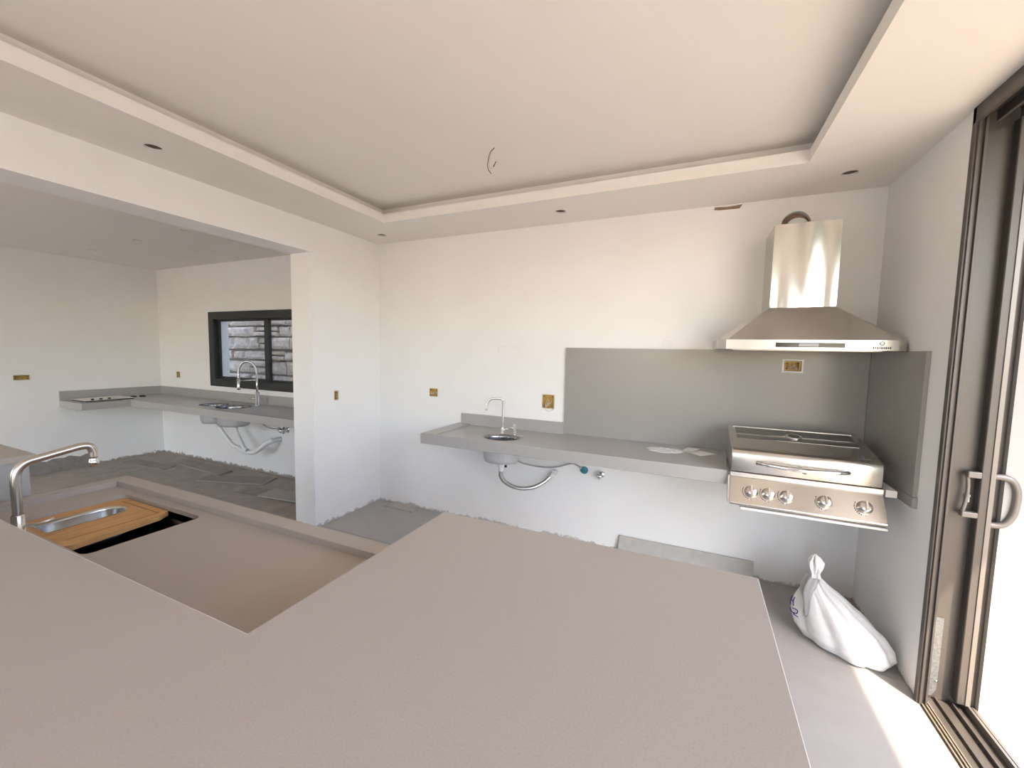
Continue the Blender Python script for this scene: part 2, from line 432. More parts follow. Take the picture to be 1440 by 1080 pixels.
gw = thing('stone_boundary_wall', 'rough grey stone block wall seen through the kitchen window', 'wall', (-5, 4.4, -0.13))
obj('mortar_bed', boxbm(-8.4, -2.2, 4.36, 4.55, -0.13, 2.7), 'mortar', gw)
rows = [0.80, 1.00, 1.17, 1.39, 1.55, 1.76, 1.93, 2.15, 2.4]
for r_ in range(len(rows)-1):
    x = -8.3 + random.uniform(0, 0.25)
    while x < -2.4:
        w = random.uniform(0.22, 0.66)
        h0 = rows[r_]+random.uniform(0.004, 0.022); h1 = rows[r_+1]-random.uniform(0.004, 0.022)
        parts = [(x, x+w, h0, h1)]
        if random.random() < 0.22 and w > 0.3: hm = (h0+h1)/2; parts = [(x, x+w, h0, hm-0.006), (x, x+w, hm+0.006, h1)]
        for (xa, xb, za, zb) in parts:
            t_ = bmesh.new(); bmesh.ops.create_grid(t_, x_segments=6, y_segments=4, size=0.5)
            bm = bmesh.new(); d0 = random.uniform(0, 0.05)
            for v in t_.verts:
                u, w_ = v.co.x+0.5, v.co.y+0.5; e = min(u, 1-u, w_, 1-w_)
                px = xa+0.010+(xb-xa-0.02)*u; pz = za+0.006+(zb-za-0.012)*w_
                if e < 0.01: px += random.uniform(-.008, .008); pz += random.uniform(-.006, .006)
                v.co = Vector((px, 4.33-d0-(0.0 if e < 0.01 else 0.02)+0.03*noise.noise(Vector((px*5, r_*3.1, pz*5))), pz))
            rr_ = bmesh.ops.extrude_edge_only(t_, edges=[e for e in t_.edges if e.is_boundary])
            for g_ in rr_['geom']:
                if isinstance(g_, bmesh.types.BMVert): g_.co.y = 4.39
            merge(bm, t_)
            obj('stone_block', bm, 'block', gw, True)
        x += w
pw = thing('pale_block_wall', 'pale sunlit block wall across the terrace', 'wall', (6.5, 4, -0.03))
obj('mortar_bed', boxbm(6.42, 6.60, -3, 9, -0.03, 2.6), 'grout', pw)
for r_ in range(12):
    for k in range(14):
        y = 1.2+k*0.52+(0.26 if r_ % 2 else 0)
        obj('block', boxbm(6.38, 6.44, y+0.006, y+0.514, -0.03+r_*0.215+0.006, -0.03+(r_+1)*0.215-0.006, bev=0.006), 'paleblock', pw)
for k in range(3):
    y0 = 4.45+0.09*k
    tag(obj('steel_rod', tube([(2.35+0.05*k, y0, -0.02), (3.2, y0+0.5+0.06*k, -0.02+0.004*k), (4.1, y0+0.72-0.05*k, -0.02)], 0.008, 6, 4), 'rod'),
        'thin rusty rod lying on the sunlit terrace', 'rod', 'rods on the terrace')

# ---- sliding door on the right
door = sstruct('door_1', (1.14, 0.1, 0), 'bronze aluminium sliding door pocketed into the right wall'); door['category'] = 'door'
bm = bmesh.new()
add_box(bm, 1.022, 1.058, 2.425, 2.452, 0.0, 2.665, bev=0.002)
add_box(bm, 1.030, 1.040, 2.418, 2.427, 0.0, 2.665, bev=0.001)
add_box(bm, 1.050, 1.058, 2.415, 2.427, 0.0, 2.665, bev=0.001)
add_box(bm, 1.055, 1.062, 2.44, 2.505, 0.0, 2.665)
obj('jamb_trim', bm, 'alu', door)
obj('pocket_plate', boxbm(1.062, 1.2545, 2.496, 2.505, 0.0, 2.665), 'alu', door)
gp = obj('galvanised_strip', panel([(1.064, 0.012), (1.100, 0.012), (1.116, 0.05), (1.118, 0.40), (1.064, 0.40)], [], XZ(2.490), 0.0, 0.005), 'galv', door)
obj('screw', lathe([(0.005, 0), (0.005, 0.003), (0, 0.004)], (1.112, 2.490, 0.09), (0, -1, 0), 10), 'chrome', gp)
leaf = obj('door_leaf', boxbm(1.172, 1.216, 2.455, 2.500, 0.028, 2.61, bev=0.003), 'alu', door)
obj('leaf_edge_strip', boxbm(1.200, 1.217, 2.451, 2.456, 0.03, 2.61, bev=0.001), 'alu_l', leaf)
# handles
bm = bmesh.new()
add_box(bm, 1.128, 1.174, 2.452, 2.480, 1.085, 1.113, bev=0.004, seg=2)
add_box(bm, 1.120, 1.174, 2.452, 2.480, 0.905, 0.930, bev=0.004, seg=2)
add_tube(bm, smooth_path([(1.132, 2.466, 1.095), (1.137, 2.466, 1.05), (1.137, 2.466, 1.0), (1.131, 2.466, 0.95), (1.125, 2.466, 0.915)], 5), 0.0075, 8)
obj('inner_pull_handle', bm, 'handle', leaf)
bm = bmesh.new()
add_tube(bm, smooth_path([(1.205, 2.466, 1.100), (1.250, 2.466, 1.098), (1.275, 2.466, 1.085), (1.291, 2.466, 1.050), (1.294, 2.466, 1.0), (1.288, 2.466, 0.94), (1.270, 2.466, 0.900), (1.245, 2.466, 0.884), (1.205, 2.466, 0.882)], 6), 0.0135, 10)
obj('outer_pull_handle', bm, 'handle', leaf)
bm = bmesh.new(); add_lathe(bm, [(0.009, 0), (0.009, 0.010), (0.0, 0.012)], (1.150, 2.496, 0.995), (0, -1, 0), 14)
add_tube(bm, [(1.150, 2.484, 0.992), (1.150, 2.482, 0.968)], 0.004, 8)
obj('lock_turn', bm, 'paper', door)
bm = bmesh.new()
add_box(bm, 1.022, 1.250, -2.3, 2.450, 2.640, 2.666)
for x0, x1 in ((1.022, 1.034), (1.095, 1.107), (1.165, 1.172), (1.218, 1.226)): add_box(bm, x0, x1, -2.3, 2.45, 2.600, 2.642)
obj('head_track', bm, 'alu', door)
obj('threshold', boxbm(1.034, 1.255, -2.3, 2.500, -0.10, -0.002), 'alu', door)
for k, (x0, x1, h, mt) in enumerate(((1.040, 1.046, 0.006, 'rail'), (1.054, 1.060, 0.008, 'rail'), (1.068, 1.073, 0.006, 'rail'), (1.110, 1.118, 0.012, 'alu'), (1.165, 1.171, 0.016, 'alu'), (1.212, 1.222, 0.028, 'alu_l'), (1.240, 1.252, 0.010, 'alu_l'))):
    obj('track_rail', boxbm(x0, x1, -2.3, 2.49, -0.003, h), mt, door)
bm = bmesh.new(); add_box(bm, 1.022, 1.250, -2.345, -2.3, 0, 2.665, bev=0.003)
obj('jamb_trim', bm, 'alu', door)

# ---- kitchen window
win = sstruct('window_1', (-4.9, D2, 1.085), 'black aluminium two-pane sliding kitchen window'); win['category'] = 'window'
x0, x1, z0, z1 = WIN
obj('window_frame', panel(rect(x0-0.02, x1+0.02, z0-0.02, z1+0.02), [rect(x0+0.085, x1-0.085, z0+0.075, z1-0.075)], XZ(D2), -0.025, 0.0), 'blackalu', win)
obj('window_reveal', panel(rect(x0, x1, z0, z1), [rect(x0+0.085, x1-0.085, z0+0.075, z1-0.075)], XZ(D2), 0.0, 0.075), 'blackalu', win)
XM = -4.885
sash = obj('sash', panel(rect(x0+0.08, XM+0.045, z0+0.07, z1-0.07), [rect(x0+0.125, XM-0.035, z0+0.112, z1-0.105)], XZ(D2), 0.025, 0.045), 'blackalu', win)
obj('pane', boxbm(x0+0.12, XM-0.03, D2+0.033, D2+0.037, z0+0.108, z1-0.10), 'glass', sash)
sash2 = obj('sash', panel(rect(XM-0.02, x1-0.08, z0+0.07, z1-0.07), [rect(XM+0.04, x1-0.125, z0+0.105, z1-0.10)], XZ(D2), 0.048, 0.068), 'blackalu', win)
obj('pane', boxbm(XM+0.035, x1-0.12, D2+0.056, D2+0.060, z0+0.10, z1-0.095), 'glass', sash2)
# ================================================================== ISLAND (nearest)
ZT = 1.05
tops = thing('raised_counter', 'large beige-grey stone bar counter in the foreground', 'counter', (-1.2, 0.4, 0))
obj('worktop', panel([(-3.62, -0.05), (0.168, -0.05), (0.168, 1.148), (-0.759, 1.148), (-0.759, 0.474), (-2.95, 0.474), (-2.95, 0.850), (-3.62, 0.850)], [], XY, ZT-0.03, ZT), 'stone', tops)
bm = bmesh.new()
add_box(bm, -3.58, -2.975, 0.02, 0.83, 0.0, ZT-0.03)
add_box(bm, -2.975, -0.735, 0.10, 0.452, 0.0, ZT-0.03)
add_box(bm, -0.735, 0.145, 0.10, 1.125, 0.0, ZT-0.03)
obj('base_wall', bm, 'basegrey', tops)
ed = bmesh.new(); add_box(ed, 0.1675, 0.1695, -0.05, 1.148, ZT-0.004, ZT-0.0005); add_box(ed, -2.95, -0.759, 0.4735, 0.4755, ZT-0.004, ZT-0.0005)
obj('pale_arris', ed, 'paper', tops)  # thin pale strips along two worktop edges

ZS = 0.85
sc = thing('sink_counter', 'lower stone sink counter with raised rim behind the bar', 'counter', (-1.8, 0.8, 0))
HX0, HX1, HY0, HY1 = -2.585, -1.945, 0.655, 1.037
obj('worktop', panel(rect(-2.83, -0.762, 0.477, 1.150), [rrect(HX0, HX1, HY0, HY1, 0.03)], XY, ZS-0.02, ZS), 'stone', sc)
bm = bmesh.new()
add_box(bm, -2.83, -0.762, 1.078, 1.150, ZS-0.06, ZS+0.028, bev=0.0015)
add_box(bm, -2.83, -2.762, 0.477, 1.078, ZS-0.06, ZS+0.028, bev=0.0015)
obj('rim', bm, 'stone', sc)
bm = bmesh.new(); add_box(bm, -2.80, -2.62, 0.50, 1.12, 0, ZS-0.02); add_box(bm, -1.90, -0.77, 0.50, 1.12, 0, ZS-0.02); add_box(bm, -2.62, -1.90, 1.085, 1.12, 0, ZS-0.02)
obj('base_wall', bm, 'basegrey', sc)

sk = thing('island_sink', 'dark steel undermount sink under the wooden board', 'sink', (-2.265, 0.85, 0.62))
def basin(x0, x1, y0, y1, r, ztop, zbot, t=0.004, ledge=0.0):
    bm = bmesh.new()
    def ring(d, z, rr): return [bm.verts.new((u, v, z)) for u, v in rrect(x0+d, x1-d, y0+d, y1-d, rr)]
    seq = [(0, ztop, r)]
    if ledge: seq += [(0, ztop-ledge, r), (0.012, ztop-ledge, r)]
    l0 = 0.012 if ledge else 0
    seq += [(l0+0.004, zbot+0.03, r), (l0+0.012, zbot+0.010, r*0.9), (l0+0.035, zbot, r*0.8)]
    rings = [ring(*s) for s in seq]
    outer = [ring(-0.02, ztop, r+0.01)]
    rings = outer + rings
    for a, b in zip(rings, rings[1:]):
        n = len(a)
        for i in range(n):
            f = bm.faces.new((a[i], a[(i+1) % n], b[(i+1) % n], b[i])); f.smooth = True
    bm.faces.new(rings[-1])
    bmesh.ops.solidify(bm, geom=bm.faces[:], thickness=t)
    return bm
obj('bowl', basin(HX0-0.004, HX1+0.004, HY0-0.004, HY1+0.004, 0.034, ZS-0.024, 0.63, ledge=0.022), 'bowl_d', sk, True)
obj('drain', lathe([(0, 0.004), (0.045, 0.004), (0.055, 0.001)], (-2.1, 0.85, 0.634)), 'chrome', sk)

ZB = ZS-0.018
bd = thing('cutting_board', 'honey-coloured wooden sliding board across the island sink', 'board', (-2.33, 0.83, ZB-0.02))
bo = [(-2.582, 0.668), (-2.150, 0.668), (-2.138, 0.69), (-2.170, 0.985), (-2.200, 1.033), (-2.582, 1.033)]
slot = []
for k in range(13):
    a = math.pi*k/12; slot.append((-2.432+0.072*math.cos(a), 0.905+0.06*math.sin(a)))
slot += [(-2.504, 0.695), (-2.36, 0.695)]
wb = obj('board', panel(bo, [slot], XY, ZB-0.022, ZB), 'board', bd)
bm = bmesh.new()
add_box(bm, -2.53, -2.208, 0.998, 1.004, ZB-0.002, ZB+0.0006); add_box(bm, -2.214, -2.208, 0.70, 1.004, ZB-0.002, ZB+0.0006)
obj('juice_groove', bm, 'groove', wb)
cl = thing('colander_insert', 'steel colander tray set in the wooden board', 'colander', (-2.43, 0.82, ZB-0.10))
cs = [(-2.432+(p[0]+2.432)*0.985, 0.815+(p[1]-0.815)*0.985) for p in slot]
bm = bmesh.new()
rings = []
for (s, z) in ((1.07, ZB+0.0015), (0.99, ZB+0.0015), (0.96, ZB-0.012), (0.90, ZB-0.085), (0.80, ZB-0.095)):
    rings.append([bm.verts.new((-2.432+(p[0]+2.432)*s, 0.815+(p[1]-0.815)*(1+(s-1)*0.6), z)) for p in slot])
for a, b in zip(rings, rings[1:]):
    for i in range(len(a)): f = bm.faces.new((a[i], a[(i+1) % len(a)], b[(i+1) % len(a)], b[i])); f.smooth = True
bm.faces.new(rings[-1])
obj('tray', bm, 'bowl', cl, True)

tp = thing('island_tap', 'satin bent-neck tap over the wooden board', 'tap', (-2.34, 0.615, ZS))
obj('base_collar', lathe([(0, 0), (0.026, 0), (0.026, 0.008), (0.019, 0.012), (0.019, 0.085), (0.016, 0.09)], (-2.34, 0.615, ZS)), 'nickel', tp)
sp = obj('neck', tube(smooth_path([(-2.34, 0.615, ZS+0.05), (-2.34, 0.615, ZS+0.13), (-2.34, 0.615, ZS+0.215), (-2.34, 0.621, ZS+0.258), (-2.338, 0.645, ZS+0.287), (-2.334, 0.685, ZS+0.298), (-2.328, 0.75, ZS+0.312), (-2.322, 0.795, ZS+0.321), (-2.319, 0.818, ZS+0.318), (-2.317, 0.829, ZS+0.300), (-2.317, 0.831, ZS+0.265)], 5), 0.0145, 14), 'nickel', tp)
obj('aerator', lathe([(0, 0), (0.0165, 0), (0.0165, 0.022), (0.0145, 0.024), (0.0145, 0.034)], (-2.317, 0.831, ZS+0.232)), 'chrome', sp)
obj('lever', tube([(-2.325, 0.632, ZS+0.045), (-2.285, 0.655, ZS+0.050), (-2.272, 0.690, ZS+0.062)], 0.006, 8), 'steel', tp)

# ================================================================== BACK COUNTER
ZC = 0.92; CX0, CX1, CY0 = -2.036, 0.206, 2.722; SEAM = -0.985
bc = thing('barbecue_counter', 'grey stone counter fixed along the back wall', 'counter', (-0.9, 3.0, ZC-0.09))
SKC = (-1.405, 2.950); SRX, SRY = 0.150, 0.125
obj('wet_worktop', panel(rect(CX0+0.13, SEAM-0.005, CY0+0.022, D-0.001), [circ(SKC[0], SKC[1], SRX, 32, SRY)], XY, ZC-0.032, ZC-0.010), 'stone_back', bc)
obj('dry_worktop', panel(rect(SEAM, CX1, CY0+0.022, D-0.001), [], XY, ZC-0.024, ZC), 'stone_back', bc)
bm = bmesh.new(); add_box(bm, CX0+0.022, CX0+0.132, CY0+0.022, D-0.001, ZC-0.032, ZC, bev=0.001); add_box(bm, CX0+0.132, SEAM, CY0+0.022, CY0+0.034, ZC-0.032, ZC)
obj('rim', bm, 'stone_back', bc)
bm = bmesh.new(); add_box(bm, CX0, CX1, CY0, CY0+0.022, ZC-0.084, ZC, bev=0.0015); add_box(bm, CX0, CX0+0.022, CY0+0.0225, D-0.001, ZC-0.084, ZC, bev=0.0015)
obj('fascia', bm, 'stone_back', bc)
obj('upstand', boxbm(-2.004, -0.993, D-0.018, D-0.0005, ZC-0.012, 1.014, bev=0.001), 'stone_back', bc)
obj('grill_side_return', boxbm(CX1-0.012, CX1, CY0+0.022, D-0.02, ZC-0.084, ZC-0.024), 'stone_back', bc)

bs = thing('backsplash', 'tall grey stone backsplash slab behind the grill', 'backsplash', (0.0, D-0.01, ZC))
h3 = rect(BOXES_B[2][0]+0.004, BOXES_B[2][1]-0.004, BOXES_B[2][2]+0.004, BOXES_B[2][3]-0.004)
obj('slab', panel(rect(-0.992, XR-0.021, ZC+0.0005, 1.645), [h3], XZ(D-0.019), 0.0, 0.0185), 'slab', bs)
obj('cutout_edge', panel(rect(h3[0][0]-0.012, h3[1][0]+0.012, h3[0][1]-0.010, h3[2][1]+0.010), [h3], XZ(D-0.0205), 0.0, 0.002), 'paper', bs)
tag(obj('side_backsplash', boxbm(XR-0.0195, XR-0.0005, 2.622, D-0.020, 0.922, 1.645, bev=0.001), 'slab'), 'grey stone slab on the right wall beside the grill', 'backsplash')
tag(obj('side_strip', boxbm(XR-0.0215, XR-0.0005, 2.615, D-0.020, 0.868, 0.9215, bev=0.001), 'slab'), 'narrow grey stone strip under the right wall slab', 'strip')
tag(obj('counter_end_block', boxbm(0.938, 0.985, 2.700, D-0.025, 0.885, 0.922, bev=0.001), 'paper'), 'short pale counter end right of the grill', 'block')

bsink = thing('bar_sink', 'small round steel bar sink under the back counter', 'sink', (SKC[0], SKC[1], 0.70))
bm = bmesh.new(); add_lathe(bm, [(1.06, ZC-0.0095), (0.985, ZC-0.011), (0.97, ZC-0.04), (0.95, 0.745), (0.85, 0.722), (0.3, 0.715), (0.0, 0.714)], (SKC[0], SKC[1], 0), seg=36, sx=SRX, sy=SRY)
bmesh.ops.solidify(bm, geom=bm.faces[:], thickness=0.003)
obj('bowl', bm, 'bowl', bsink, True)
obj('bowl_underside', lathe([(1.0, ZC-0.033), (1.0, 0.745), (0.92, 0.715), (0.5, 0.705), (0, 0.704)], (SKC[0], SKC[1], 0), seg=36, sx=SRX, sy=SRY), 'shell', bsink)
obj('drain', lathe([(0, 0.716), (0.03, 0.716), (0.036, 0.7145)], (SKC[0], SKC[1], 0)), 'chrome', bsink)

tp = thing('bar_tap', 'slim chrome gooseneck tap on the back counter', 'tap', (-1.433, 2.937+0.16, ZC-0.01))
TX, TY, TZ = -1.462, 3.085, ZC-0.010
obj('base', lathe([(0, 0), (0.021, 0), (0.021, 0.006), (0.014, 0.010), (0.014, 0.05), (0.011, 0.055)], (TX, TY, TZ), seg=20), 'chrome', tp)
obj('neck', tube(smooth_path([(TX, TY, TZ+0.03), (TX, TY, TZ+0.15), (TX, TY, TZ+0.268), (TX-0.006, TY-0.003, TZ+0.290), (TX-0.03, TY-0.010, TZ+0.298), (TX-0.075, TY-0.025, TZ+0.296), (TX-0.108, TY-0.035, TZ+0.282), (TX-0.126, TY-0.042, TZ+0.245), (TX-0.134, TY-0.046, TZ+0.195)], 5), 0.0095, 12), 'chrome', tp)
obj('side_lever', tube([(TX+0.010, TY, TZ+0.035), (TX+0.055, TY-0.005, TZ+0.045)], 0.006, 8), 'chrome', tp)
dp = thing('soap_tap', 'short chrome push valve beside the bar tap', 'tap', (-1.352, 3.09, ZC-0.01))
obj('post', lathe([(0, 0), (0.019, 0), (0.019, 0.005), (0.010, 0.009), (0.010, 0.085), (0.0, 0.088)], (-1.352, 3.09, ZC-0.010), seg=16), 'chrome', dp)
obj('arm', tube([(-1.352, 3.09, ZC+0.045), (-1.385, 3.07, ZC+0.05)], 0.005, 8), 'chrome', dp)
tag(obj('strainer_bar', boxbm(-1.31, -1.245, 3.03, 3.055, ZC-0.0095, ZC-0.003, bev=0.002), 'steel'), 'small flat steel bar lying right of the bar sink', 'bar')

# plumbing below
dr = thing('sink_drain_pipe', 'silver corrugated drain hose under the bar sink', 'pipe', (-1.4, 3.05, 0.5))
obj('drain_cup', lathe([(0, 0.7035), (0.040, 0.7035), (0.040, 0.69), (0.028, 0.675), (0.022, 0.65), (0.022, 0.63), (0, 0.63)], (SKC[0], SKC[1], 0)), 'white_pl', dr)
path = smooth_path([(SKC[0], SKC[1], 0.64), (SKC[0]-0.005, SKC[1]+0.01, 0.585), (SKC[0]+0.03, 3.00, 0.52), (SKC[0]+0.10, 3.08, 0.465), (SKC[0]+0.19, 3.17, 0.455), (SKC[0]+0.27, 3.23, 0.495), (SKC[0]+0.325, 3.27, 0.55)], 14)
obj('corrugated_hose', tube(path, 0.017, 12, rfun=lambda t: 0.0165+0.0022*math.sin(t*230)), 'flex', dr)
bm = bmesh.new(); add_tube(bm, [(SKC[0]+0.318, 3.265, 0.54), (SKC[0]+0.345, 3.283, 0.572)], 0.023, 12); add_tube(bm, [(SKC[0]+0.34, 3.28, 0.572), (SKC[0]+0.345, D+0.004, 0.574)], 0.024, 12)
obj('wall_elbow', bm, 'white_pl', dr)
wh = thing('supply_hose', 'thin grey braided hose running to the teal cap', 'hose', (-1.1, 3.2, 0.6))
obj('hose', tube([(-1.345, 3.09, 0.888), (-1.346, 3.10, 0.80), (-1.345, 3.12, 0.72), (-1.325, 3.16, 0.665), (-1.22, 3.24, 0.625), (-1.12, 3.28, 0.615), (-1.03, 3.29, 0.63), (-0.95, 3.30, 0.66), (-0.90, 3.30, 0.672), (-0.85, 3.305, 0.655), (-0.815, 3.312, 0.628)], 0.0065, 8, 8), 'grey_pl', wh)
tag(obj('capped_outlet', lathe([(0, 0.022), (0.018, 0.022), (0.024, 0.016), (0.030, 0.014), (0.030, -0.003)], (-0.805, D-0.003, 0.625), (0, -1, 0), 20), 'teal'), 'teal cap on the wall below the back counter', 'cap')
sh = thing('short_tap_hose', 'short dark hose end hanging beside the bar sink drain', 'hose', (-1.42, 3.1, 0.6))
obj('hose', tube([(-1.470, 3.098, 0.888), (-1.463, 3.10, 0.78), (-1.448, 3.12, 0.70), (-1.444, 3.125, 0.655)], 0.006, 8, 5), 'grey_pl', sh)
obj('nut', lathe([(0.0, 0), (0.011, 0), (0.011, 0.032), (0.0, 0.032)], (-1.444, 3.125, 0.612), seg=8), 'black', sh)
def angle_valve(name, label, x, y, z, s=1.0):
    t = thing(name, label, 'valve', (x, y, z))
    obj('flange', lathe([(0, 0.006*s), (0.020*s, 0.006*s), (0.026*s, -0.002)], (x, y, z), (0, -1, 0), 20), 'chrome', t)
    obj('body', lathe([(0.012*s, 0), (0.012*s, 0.05*s), (0.0, 0.052*s)], (x, y, z), (0, -1, 0), 14), 'chrome', t)
    obj('outlet', lathe([(0.011*s, -0.03*s), (0.011*s, 0.03*s), (0.0, 0.03*s)], (x-0.002, y-0.032*s, z), (0.2, 0, 1), 12), 'chrome', t)
    obj('knob', lathe([(0.0, 0.0), (0.021*s, 0.0), (0.022*s, 0.012*s), (0.018*s, 0.022*s), (0, 0.024*s)], (x, y-0.048*s, z), (-0.35, -1, 0), 10), 'chrome', t)
    return t
angle_valve('angle_valve', 'chrome angle valve on the wall right of the teal cap', -0.665, D-0.001, 0.607, 1.1)

# things on the back counter
bm = bmesh.new()
N, K = 28, 7; cx, cy = -0.172, 3.075; rings = []
for k in range(K+1):
    rr = 1-k/K
    ring = []
    for i in range(N):
        a = 2*math.pi*i/N
        R0 = (1+0.10*math.sin(3*a+0.7)+0.06*math.sin(7*a))*rr
        z = ZC+0.001+0.013*(1-rr**2)*(0.55+0.9*abs(noise.noise(Vector((3*rr*math.cos(a)+4, 3*rr*math.sin(a), 2)))))+(0.003*rr if k else 0)
        ring.append(bm.verts.new((cx+0.125*R0*math.cos(a), cy+0.085*R0*math.sin(a), z)))
    rings.append(ring)
for a, b in zip(rings[:-1], rings[1:-1]):
    for i in range(N): bm.faces.new((a[i], a[(i+1) % N], b[(i+1) % N], b[i]))
bm.faces.new(rings[-2]); bm.faces.new(rings[0][::-1])
tag(obj('plastic_packet', bm, 'film', None, True), 'crumpled clear plastic packet lying on the back counter', 'packet')
bm = bmesh.new()
add_panel(bm, [(-0.055, 3.135), (0.066, 3.020), (0.158, 3.128), (-0.020, 3.232)], [], XY, ZC+0.0005, ZC+0.0025)
add_panel(bm, [(-0.052, 3.137), (0.010, 3.078), (0.060, 3.184), (-0.018, 3.229)], [], lambda u, v, w: (u, v, w+0.012*max(0.0, min(1.0, (u+0.052)/0.11))), ZC+0.0030, ZC+0.0042)
tag(obj('paper_sheet', bm, 'leaflet', None, True), 'folded white leaflet lying beside the grill', 'paper')

# ================================================================== OUTLET BOXES AND CEILING WIRE
def outlet(label, mp, u0, u1, v0, v1, wires, grp='open junction boxes'):
    """mp(u,v,w): w = depth into the wall"""
    c = Vector(mp((u0+u1)/2, (v0+v1)/2, 0.0))
    t = thing('junction_box', label, 'junction box', (c.x, c.y, v0), grp)
    e = 0.003
    bm = bmesh.new()
    add_panel(bm, rect(u0+e, u1-e, v0+e, v1-e), [rect(u0+0.010, u1-0.010, v0+0.010, v1-0.010)], mp, 0.002, 0.044)
    add_panel(bm, rect(u0+e, u1-e, v0+e, v1-e), [], mp, 0.040, 0.044)
    obj('box_shell', bm, 'ochre', t, True)
    for su, sv in ((0, 0), (1, 0), (0, 1), (1, 1)):
        uu = u0+0.014 if su == 0 else u1-0.014; vv = v0+0.014 if sv == 0 else v1-0.014
        bm = bmesh.new(); add_panel(bm, circ(uu, vv, 0.009, 8), [], mp, 0.004, 0.012)
        obj('screw_lug', bm, 'can', t, True)
    for k in range(wires):
        du = (u1-u0)*random.uniform(0.25, 0.75); dv = (v1-v0)*random.uniform(0.3, 0.8)
        q = [(u0+du, v0+dv, 0.038), (u0+du*0.8, v0+dv*0.9, 0.006), (u0+(u1-u0)*random.uniform(0.2, 0.8), v0+(v1-v0)*random.uniform(0.0, 0.4), -0.008), (u0+(u1-u0)*random.uniform(0.2, 0.9), v0+(v1-v0)*random.uniform(0.2, 0.7), 0.004)]
        obj('wire', tube([mp(*p) for p in q], 0.0022, 6, 5), 'wire', t)
    return t
mb = lambda u, v, w: (u, D+w, v)
outlet('square yellow junction box left of the bar tap', mb, *BOXES_B[0], 3)
t = outlet('larger yellow junction box with loose wires right of the bar tap', mb, *BOXES_B[1], 4)
obj('wire', tube([(-1.17, D+0.01, 1.15), (-1.165, D-0.012, 1.115), (-1.13, D-0.014, 1.098), (-1.10, D-0.01, 1.112), (-1.095, D+0.004, 1.14)], 0.002, 6, 6), 'wire', t)
outlet('yellow junction box in the backsplash beneath the hood', lambda u, v, w: (u, D-0.012+w, v), BOXES_B[2][0]+0.004, BOXES_B[2][1]-0.004, BOXES_B[2][2]+0.004, BOXES_B[2][3]-0.004, 2)
outlet('narrow junction box on the white pillar', lambda u, v, w: (XL-w, u, v), *LBOX, 2)
outlet('junction box left of the kitchen window', lambda u, v, w: (u, D2+w, v), *FBOX, 2)
outlet('wide junction box on the far left kitchen wall', lambda u, v, w: (XL2-w, u, v), *FLBOX, 1)

wi = thing('ceiling_wires', 'bare lamp wires dangling from the ceiling tray', 'wires', (-1.16, 2.237, 2.66))
obj('wire', tube([(-1.145, 2.237, 2.800), (-1.172, 2.237, 2.780), (-1.186, 2.237, 2.74), (-1.190, 2.237, 2.70), (-1.180, 2.237, 2.675), (-1.165, 2.237, 2.655)], 0.0022, 6, 5), 'wire_d', wi)
obj('wire', tube([(-1.150, 2.242, 2.800), (-1.174, 2.240, 2.765), (-1.184, 2.240, 2.715), (-1.170, 2.242, 2.688), (-1.140, 2.245, 2.722)], 0.0010, 6, 5), 'wire', wi)
obj('wire_end', tube([(-1.155, 2.245, 2.696), (-1.139, 2.245, 2.724)], 0.0028, 6), 'wire_d', wi)

# ================================================================== HOOD
hood = thing('range_hood', 'stainless steel chimney hood above the grill', 'range hood', (0.567, 3.05, 1.64))
HX, HYF, W = 0.567, 2.800, 0.45
bm = bmesh.new()
add_box(bm, 0.401, 0.734, 2.992, D-0.001, 1.895, 2.405)
NX, NZ = 40, 16; gv = []
for i in range(NX+1):
    for j in range(NZ+1):
        u, v = i/NX, j/NZ; e = min(1.0, 6*u, 6*(1-u))
        dy = 0.0022*e*(math.sin(u*9.0+1.0-1.6*v)+0.6*math.sin(u*17+1.5*v+0.5))
        gv.append(bm.verts.new((0.400+0.335*u, 2.985+dy, 1.895+0.51*v)))
for i in range(NX):
    for j in range(NZ):
        q = i*(NZ+1)+j; f = bm.faces.new((gv[q], gv[q+NZ+1], gv[q+NZ+2], gv[q+1])); f.smooth = True
for (ia, ib) in ((0, 0), (NX, NX)):
    x_ = 0.400 if ia == 0 else 0.735
    c1 = [gv[ia*(NZ+1)], gv[ia*(NZ+1)+NZ]]
    b1 = [bm.verts.new((x_, D-0.001, 1.895)), bm.verts.new((x_, D-0.001, 2.405))]
    bm.faces.new((c1[0], c1[1], b1[1], b1[0]))
obj('chimney', bm, 'steel_v', hood)
# canopy: loft of chamfered outlines, concave flare
def hood_ring(bm, x0, x1, yf, ch, z):
    return [bm.verts.new(p) for p in ((x0, D-0.001, z), (x0, yf+ch, z), (x0+ch*0.9, yf, z), (x1-ch*0.9, yf, z), (x1, yf+ch, z), (x1, D-0.001, z))]
bm = bmesh.new(); rr = []
for k in range(11):
    s = k/10
    f = s**1.12
    x0 = (HX-W)+(0.400-(HX-W))*f; x1 = (HX+W)+(0.735-(HX+W))*f
    yf = HYF+(2.985-HYF)*f; ch = 0.055*(1-f)+0.004
    rr.append(hood_ring(bm, x0, x1, yf, ch, 1.701+(1.905-1.701)*(s**1.06)))
for a, b in zip(rr, rr[1:]):
    for i in range(6): f = bm.faces.new((a[i], a[(i+1) % 6], b[(i+1) % 6], b[i]))
bm.faces.new(rr[-1]); bm.faces.new(rr[0][::-1])
obj('canopy', bm, 'steel_v', hood, True)
bm = bmesh.new()
a = hood_ring(bm, HX-W-0.004, HX+W+0.004, HYF-0.004, 0.055, 1.646); b = hood_ring(bm, HX-W-0.004, HX+W+0.004, HYF-0.004, 0.055, 1.702)
for i in range(6): bm.faces.new((a[i], a[(i+1) % 6], b[(i+1) % 6], b[i]))
